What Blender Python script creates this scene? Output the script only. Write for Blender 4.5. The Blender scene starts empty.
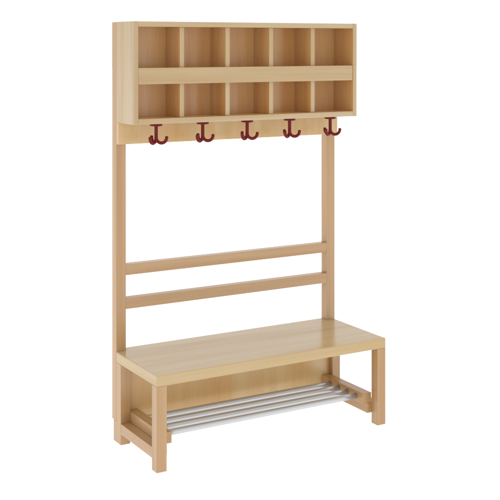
import bpy, bmesh, math, random
from mathutils import Vector

random.seed(4)
scene = bpy.context.scene
COL = scene.collection

# ------------------------------------------------------------------ dimensions (overall width = 1)
TD, TW = .0417, .0395            # post depth (front to back), post width
H = 1.5879                       # overall height
CB, CD = 1.2078, .2008           # underside of cabinet, depth of its front
SD, ST, SB = .3953, .3403, .3019 # seat front, top, underside
BT, BZ = .0207, 1.1256           # hook board thickness, bottom
LW = .0393                       # leg width
DR0, DR1, FL0 = .0147, .0821, .3547
S1, S0 = .0801, .0411            # stretcher top / bottom
B1, BW, BD = .1207, .0397, .3532 # rack rail top, width, front end
SW = .0203                       # stretcher overhang inward
PD = .0606                       # back panel front face
UB = .0789                       # lower end of the posts
CT, DT, DD, BK = .0183, .0188, .1848, .0648

# ------------------------------------------------------------------ materials
def nodes_of(name):
    m = bpy.data.materials.new(name)
    m.use_nodes = True
    nt = m.node_tree
    b = nt.nodes['Principled BSDF']
    return m, nt, b

def wood(name, base, dark, light, axis, rough=.3, streak=26.0, fleck=.0, band=5.0, spec=.5, contrast=1.0):
    """Planed, lacquered wood; the grain runs along the given axis (0 x, 1 y, 2 z)."""
    m, nt, b = nodes_of(name)
    N, L = nt.nodes, nt.links
    tc = N.new('ShaderNodeTexCoord')
    oi = N.new('ShaderNodeObjectInfo')
    mul = N.new('ShaderNodeMath'); mul.operation = 'MULTIPLY'; mul.inputs[1].default_value = 37.0
    L.new(oi.outputs['Random'], mul.inputs[0])
    add = N.new('ShaderNodeVectorMath'); add.operation = 'ADD'
    L.new(tc.outputs['Object'], add.inputs[0]); L.new(mul.outputs[0], add.inputs[1])

    def stretched(along, across):
        v = N.new('ShaderNodeVectorMath'); v.operation = 'MULTIPLY'
        s = [across, across, across]; s[axis] = along
        v.inputs[1].default_value = s
        L.new(add.outputs[0], v.inputs[0])
        return v.outputs[0]

    def noise(vec, detail, rough_=.55, dist=0.0):
        n = N.new('ShaderNodeTexNoise')
        n.inputs['Scale'].default_value = 1.0
        n.inputs['Detail'].default_value = detail
        n.inputs['Roughness'].default_value = rough_
        n.inputs['Distortion'].default_value = dist
        L.new(vec, n.inputs['Vector'])
        return n.outputs['Fac']

    def ramp(f, p0, p1, c0=(0, 0, 0, 1), c1=(1, 1, 1, 1)):
        r = N.new('ShaderNodeValToRGB')
        r.color_ramp.elements[0].position = p0; r.color_ramp.elements[0].color = c0
        r.color_ramp.elements[1].position = p1; r.color_ramp.elements[1].color = c1
        L.new(f, r.inputs['Fac'])
        return r.outputs['Color']

    def mix(a, bcol, fac, mode='MIX'):
        x = N.new('ShaderNodeMix'); x.data_type = 'RGBA'; x.blend_type = mode
        if isinstance(fac, float): x.inputs['Factor'].default_value = fac
        else: L.new(fac, x.inputs['Factor'])
        for s, v in ((6, a), (7, bcol)):
            if isinstance(v, tuple): x.inputs[s].default_value = (*v, 1) if len(v) == 3 else v
            else: L.new(v, x.inputs[s])
        return x.outputs[2]

    broad = ramp(noise(stretched(.45, band), 3, .5, .35), .36, .66)
    streaks = ramp(noise(stretched(.9, streak), 4, .6, .25), .38, .70)
    fine = ramp(noise(stretched(3.0, 210.0), 3, .6), .35, .75)
    c = mix(base, light, broad)
    k = N.new('ShaderNodeMath'); k.operation = 'MULTIPLY'; k.inputs[1].default_value = .75 * contrast
    L.new(streaks, k.inputs[0])
    c = mix(c, dark, k.outputs[0])
    k2 = N.new('ShaderNodeMath'); k2.operation = 'MULTIPLY'; k2.inputs[1].default_value = .16 * contrast
    L.new(fine, k2.inputs[0])
    c = mix(c, tuple(x * .72 for x in dark), k2.outputs[0])
    if fleck > 0:                                     # the short dark rays of beech
        fl = ramp(noise(stretched(70.0, 420.0), 1, .5), .62, .70)
        k3 = N.new('ShaderNodeMath'); k3.operation = 'MULTIPLY'; k3.inputs[1].default_value = fleck
        L.new(fl, k3.inputs[0])
        c = mix(c, tuple(x * .62 for x in dark), k3.outputs[0])
    L.new(c, b.inputs['Base Color'])
    rr = N.new('ShaderNodeMapRange')
    rr.inputs['To Min'].default_value = rough - .04; rr.inputs['To Max'].default_value = rough + .06
    L.new(streaks, rr.inputs['Value']); L.new(rr.outputs[0], b.inputs['Roughness'])
    b.inputs['Specular IOR Level'].default_value = spec
    bp = N.new('ShaderNodeBump'); bp.inputs['Strength'].default_value = .05; bp.inputs['Distance'].default_value = .0006
    L.new(fine, bp.inputs['Height']); L.new(bp.outputs[0], b.inputs['Normal'])
    return m

BIRCH = dict(base=(.492, .356, .182), dark=(.410, .252, .098), light=(.505, .392, .232), rough=.26, streak=19.0, band=16.0, spec=.85, contrast=1.0)
BEECH = dict(base=(.476, .283, .124), dark=(.385, .200, .068), light=(.492, .312, .152), rough=.28, streak=34.0, band=14.0, fleck=.14, spec=.8, contrast=.85)
PLY = dict(base=(.605, .420, .190), dark=(.540, .290, .078), light=(.620, .455, .235), rough=.28, streak=11.0, band=14.0, spec=.8, contrast=1.0)
CUBBY_BOUNCE = dict(base=(.640, .390, .150), dark=(.540, .250, .060), light=(.650, .435, .200), rough=.26, spec=.85, contrast=1.1)  # same birch, with warm light bounced between the boards put into the colour
SEAT = dict(base=(.530, .380, .188), dark=(.455, .285, .100), light=(.540, .408, .240), rough=.22, streak=16.0, band=8.0, spec=.70, contrast=.95)
birch_x = wood('birch_lengthwise', axis=0, **BIRCH)
birch_z = wood('birch_upright', axis=2, **BIRCH)
inner_z = wood('birch_upright_bounce_tint', axis=2, streak=14.0, band=12.0, **CUBBY_BOUNCE)
inner_x = wood('birch_lengthwise_bounce_tint', axis=0, streak=14.0, band=12.0, **CUBBY_BOUNCE)
seat_wood = wood('birch_seat_lacquer', axis=0, **SEAT)
seat_band = wood('birch_seat_edging', axis=1, **SEAT)
panel_z = wood('birch_plywood', axis=2, **PLY)
beech_x = wood('beech_lengthwise', axis=0, **BEECH)
beech_y = wood('beech_crosswise', axis=1, **BEECH)
beech_z = wood('beech_upright', axis=2, **BEECH)

red, nt, b = nodes_of('dark_red_enamel')
tc = nt.nodes.new('ShaderNodeTexCoord'); n = nt.nodes.new('ShaderNodeTexNoise'); n.inputs['Scale'].default_value = 160
nt.links.new(tc.outputs['Object'], n.inputs['Vector'])
r = nt.nodes.new('ShaderNodeValToRGB')
r.color_ramp.elements[0].color = (.130, .003, .005, 1); r.color_ramp.elements[1].color = (.165, .005, .008, 1)
nt.links.new(n.outputs['Fac'], r.inputs['Fac']); nt.links.new(r.outputs['Color'], b.inputs['Base Color'])
b.inputs['Roughness'].default_value = .34; b.inputs['Specular IOR Level'].default_value = .22

alu, nt, b = nodes_of('brushed_aluminium')
tc = nt.nodes.new('ShaderNodeTexCoord')
v = nt.nodes.new('ShaderNodeVectorMath'); v.operation = 'MULTIPLY'; v.inputs[1].default_value = (6, 500, 500)
n = nt.nodes.new('ShaderNodeTexNoise'); n.inputs['Scale'].default_value = 1; n.inputs['Detail'].default_value = 3
nt.links.new(tc.outputs['Object'], v.inputs[0]); nt.links.new(v.outputs[0], n.inputs['Vector'])
r = nt.nodes.new('ShaderNodeMapRange'); r.inputs['To Min'].default_value = .26; r.inputs['To Max'].default_value = .36
nt.links.new(n.outputs['Fac'], r.inputs['Value']); nt.links.new(r.outputs[0], b.inputs['Roughness'])
b.inputs['Base Color'].default_value = (.56, .57, .59, 1); b.inputs['Metallic'].default_value = .62

glow_floor, nt, b = nodes_of('white_floor_added_glow')
tc = nt.nodes.new('ShaderNodeTexCoord'); n = nt.nodes.new('ShaderNodeTexNoise'); n.inputs['Scale'].default_value = 40
nt.links.new(tc.outputs['Object'], n.inputs['Vector'])
r = nt.nodes.new('ShaderNodeMapRange'); r.inputs['To Min'].default_value = .55; r.inputs['To Max'].default_value = .65
nt.links.new(n.outputs['Fac'], r.inputs['Value']); nt.links.new(r.outputs[0], b.inputs['Roughness'])
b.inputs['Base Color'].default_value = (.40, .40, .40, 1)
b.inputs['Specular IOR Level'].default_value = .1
b.inputs['Emission Color'].default_value = (1, 1, 1, 1); b.inputs['Emission Strength'].default_value = .98  # glow added to the plain floor so that no shadow shows on it

# ------------------------------------------------------------------ builders
def V(x, d, z):                  # d = distance forward of the back of the posts
    return Vector((x, -d, z))

def link(name, bm, mat, parent, bevel=.0012, smooth=False, label=None):
    bmesh.ops.recalc_face_normals(bm, faces=bm.faces)
    if bevel:
        bmesh.ops.bevel(bm, geom=list(bm.edges), offset=bevel, segments=2, profile=.5, affect='EDGES', clamp_overlap=True)
    me = bpy.data.meshes.new(name)
    bm.to_mesh(me); bm.free()
    me.materials.append(mat)
    for p in me.polygons: p.use_smooth = smooth
    o = bpy.data.objects.new(name, me)
    COL.objects.link(o)
    if parent: o.parent = parent
    if label: o['label'] = label
    return o

def prism(bm, pts, vec):
    vs = [bm.verts.new(p) for p in pts]
    f = bm.faces.new(vs)
    ex = bmesh.ops.extrude_face_region(bm, geom=[f])
    bmesh.ops.translate(bm, verts=[g for g in ex['geom'] if isinstance(g, bmesh.types.BMVert)], vec=vec)

def board(name, mat, parent, x0, x1, d0, d1, z0, z1, **kw):
    bm = bmesh.new()
    prism(bm, [V(x0, d0, z0), V(x1, d0, z0), V(x1, d1, z0), V(x0, d1, z0)], Vector((0, 0, z1 - z0)))
    return link(name, bm, mat, parent, **kw)

def tube_along(bm, path, radii, seg=20, cap=True):
    rings = []
    for i, p in enumerate(path):
        t = (path[min(i + 1, len(path) - 1)] - path[max(i - 1, 0)]).normalized()
        ref = Vector((0, 0, 1)) if abs(t.z) < .9 else Vector((1, 0, 0))
        if rings: ref = last
        a = (ref - t * ref.dot(t)).normalized(); last = a
        c = t.cross(a)
        rings.append([bm.verts.new(p + (a * math.cos(q) + c * math.sin(q)) * radii[i])
                      for q in (2 * math.pi * k / seg for k in range(seg))])
    for r0, r1 in zip(rings, rings[1:]):
        for k in range(seg):
            bm.faces.new((r0[k], r0[(k + 1) % seg], r1[(k + 1) % seg], r1[k]))
    if cap:
        bm.faces.new(rings[0][::-1]); bm.faces.new(rings[-1])

def face_material(o, mat, test):
    """A second veneer on the faces that pass the test (outward normal, centre); in the cubbies a painted bounce tint."""
    o.data.materials.append(mat)
    for p in o.data.polygons:
        if test(p.normal, p.center): p.material_index = 1

# ------------------------------------------------------------------ the coat rack bench
rack = bpy.data.objects.new('coat_rack_bench', None)
COL.objects.link(rack)
rack['label'] = 'pale wooden coat rack bench with ten cubbies, dark red hooks and metal shoe rack'
rack['category'] = 'coat rack'

for x in (0, 1 - TW):
    board('post', beech_z, rack, x, x + TW, 0, TD, UB, H - .0006)

# cubby cabinet on the front of the posts
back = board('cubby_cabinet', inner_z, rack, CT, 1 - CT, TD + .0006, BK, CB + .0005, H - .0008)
for x in (0, 1 - CT):
    o = board('side_panel', birch_z, back, x, x + CT, TD, CD, CB, H)
    face_material(o, inner_z, lambda n, c: n.x * (.5 - c.x) > .3)
o = board('top_panel', birch_x, back, CT, 1 - CT, BK, CD - .0004, 1.5684, H - .0004)
face_material(o, inner_x, lambda n, c: n.z < -.9)
o = board('bottom_panel', birch_x, back, CT, 1 - CT, BK, CD - .0004, CB + .0004, 1.2289)
face_material(o, inner_x, lambda n, c: n.z > .9)
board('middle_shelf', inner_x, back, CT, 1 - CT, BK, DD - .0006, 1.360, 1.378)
board('front_strip', birch_x, back, CT + .0006, 1 - CT - .0012, DD, CD - .0016, 1.3559, 1.4165)
iw = (1 - 2 * CT - 4 * DT) / 5
centres = [CT + iw * .5 + k * (iw + DT) for k in range(5)]
for k in range(4):
    x = CT + iw * (k + 1) + DT * k
    for z0, z1 in ((1.2289, 1.360), (1.378, 1.5684)):
        o = board('divider', birch_z, back, x, x + DT, BK, DD - (.0004 if z0 < 1.3 else .0002), z0, z1)
        face_material(o, inner_z, lambda n, c: abs(n.x) > .9)

board('hook_board', panel_z, rack, 0, 1, TD, TD + BT, BZ, CB)

# three-pronged hooks screwed to the underside of the cabinet
HD = .165
def hook(x):
    base = V(x, HD, CB)
    bm = bmesh.new()
    tube_along(bm, [base + Vector((0, 0, q)) for q in (-.0075, -.010, -.014, -.050, -.056, -.062)],
               [.0090, .0076, .0066, .0066, .0072, .0050])
    stem = link('coat_hook', bm, red, rack, bevel=0, smooth=True)
    bm = bmesh.new()
    tube_along(bm, [base + Vector((0, 0, q)) for q in (-.0002, -.0010, -.0070, -.0088, -.0092)],
               [.0220, .0232, .0232, .0222, .0190], seg=40)
    link('mounting_plate', bm, red, stem, bevel=0, smooth=True)
    for az in (30, 150, 270):
        a = math.radians(az)
        out = Vector((math.cos(a), -math.sin(a), 0))
        R, zc = .0200, -.0530
        path = [base + out * .0012 + Vector((0, 0, zc + .006))]
        rad = [.0046]
        for q in range(0, 17):
            t = math.pi * q / 16
            path.append(base + out * (R - (R - .0006) * math.cos(t)) + Vector((0, 0, zc - R * math.sin(t))))
            rad.append(.0061)
        tip = path[-1]
        for up, rr in ((.0020, .0061), (.0036, .0058), (.0052, .0045), (.0059, .0024)):
            path.append(tip + Vector((0, 0, up))); rad.append(rr)
        bm = bmesh.new(); tube_along(bm, path, rad, seg=18)
        link('prong', bm, red, stem, bevel=0, smooth=True)
for x in centres: hook(x)

# back rest rails between the posts
for z0, z1 in ((.6262, .6662), (.4974, .5381)):
    board('backrest_rail', beech_x, rack, TW, 1 - TW, .004, TD - .0004, z0, z1)

# seat: notched round the posts
bm = bmesh.new()
prism(bm, [V(0, TD, SB), V(0, SD, SB), V(1, SD, SB), V(1, TD, SB), V(1 - TW, TD, SB), V(1 - TW, .0005, SB),
           V(TW, .0005, SB), V(TW, TD, SB)], Vector((0, 0, ST - SB)))
o = link('seat', bm, seat_wood, rack, bevel=.0018)
face_material(o, seat_band, lambda n, c: abs(n.x) > .9)

board('back_panel', panel_z, rack, LW, 1 - LW, .0440, PD, .026, SB)

for x in (0, 1 - LW):
    bm = bmesh.new()             # rear leg: its heel reaches under the post
    prism(bm, [V(x, DR0, 0), V(x, DR1, 0), V(x, DR1, SB), V(x, TD, SB), V(x, TD, UB), V(x, DR0, UB)], Vector((LW, 0, 0)))
    link('leg', bm, beech_z, rack)
    board('leg', beech_z, rack, x, x + LW, FL0, SD - .0005, 0, SB)
    xa, xb = (x + .0005, x + LW + SW) if x == 0 else (x - SW, x + LW - .0005)
    board('stretcher', beech_y, rack, xa, xb, DR1, FL0, S0, S1)

# shoe rack: two rails on the stretchers, four tubes between them
first = None
for x in (LW, 1 - LW - BW):
    o = board('shoe_rack', beech_y, rack, x, x + BW, PD, BD, S1, B1) if first is None else \
        board('rack_rail', beech_y, first, x, x + BW, PD, BD, S1, B1)
    first = first or o
for k in range(4):
    d = .124 + .0597 * k
    bm = bmesh.new()
    xs = (LW + BW - .004, 1 - LW - BW + .004)
    tube_along(bm, [V(xs[0] + (xs[1] - xs[0]) * i / 12, d, .0995) for i in range(13)], [.0110] * 13, seg=32)
    link('rack_tube', bm, alu, first, bevel=0, smooth=True)

# ------------------------------------------------------------------ the white surface it stands on, with an added glow
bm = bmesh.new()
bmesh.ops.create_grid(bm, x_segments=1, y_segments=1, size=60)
floor = link('floor', bm, glow_floor, None, bevel=0)
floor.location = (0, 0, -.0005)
floor['kind'] = 'structure'

# ------------------------------------------------------------------ white studio surround
w = bpy.data.worlds.new('World'); scene.world = w; w.use_nodes = True
w.node_tree.nodes['Background'].inputs['Color'].default_value = (1, 1, 1, 1)
w.node_tree.nodes['Background'].inputs['Strength'].default_value = 1.0

# ------------------------------------------------------------------ camera
cam = bpy.data.cameras.new('camera')
co = bpy.data.objects.new('camera', cam); COL.objects.link(co)
co.location = (-1.6705, -3.9007, 1.5049)
co.rotation_euler = (math.radians(90), 0, -.5289)
cam.sensor_width = 36; cam.lens = 1104.64 / 500 * 36
cam.shift_y = -(250 - 43.91) / 500
cam.clip_start = .05; cam.clip_end = 500
scene.camera = co
scene.cycles.max_bounces = 16; scene.cycles.diffuse_bounces = 10; scene.cycles.glossy_bounces = 6

vs = scene.view_settings
vs.view_transform = 'Standard'; vs.look = 'None'; vs.exposure = 0; vs.gamma = 1; vs.use_curve_mapping = False
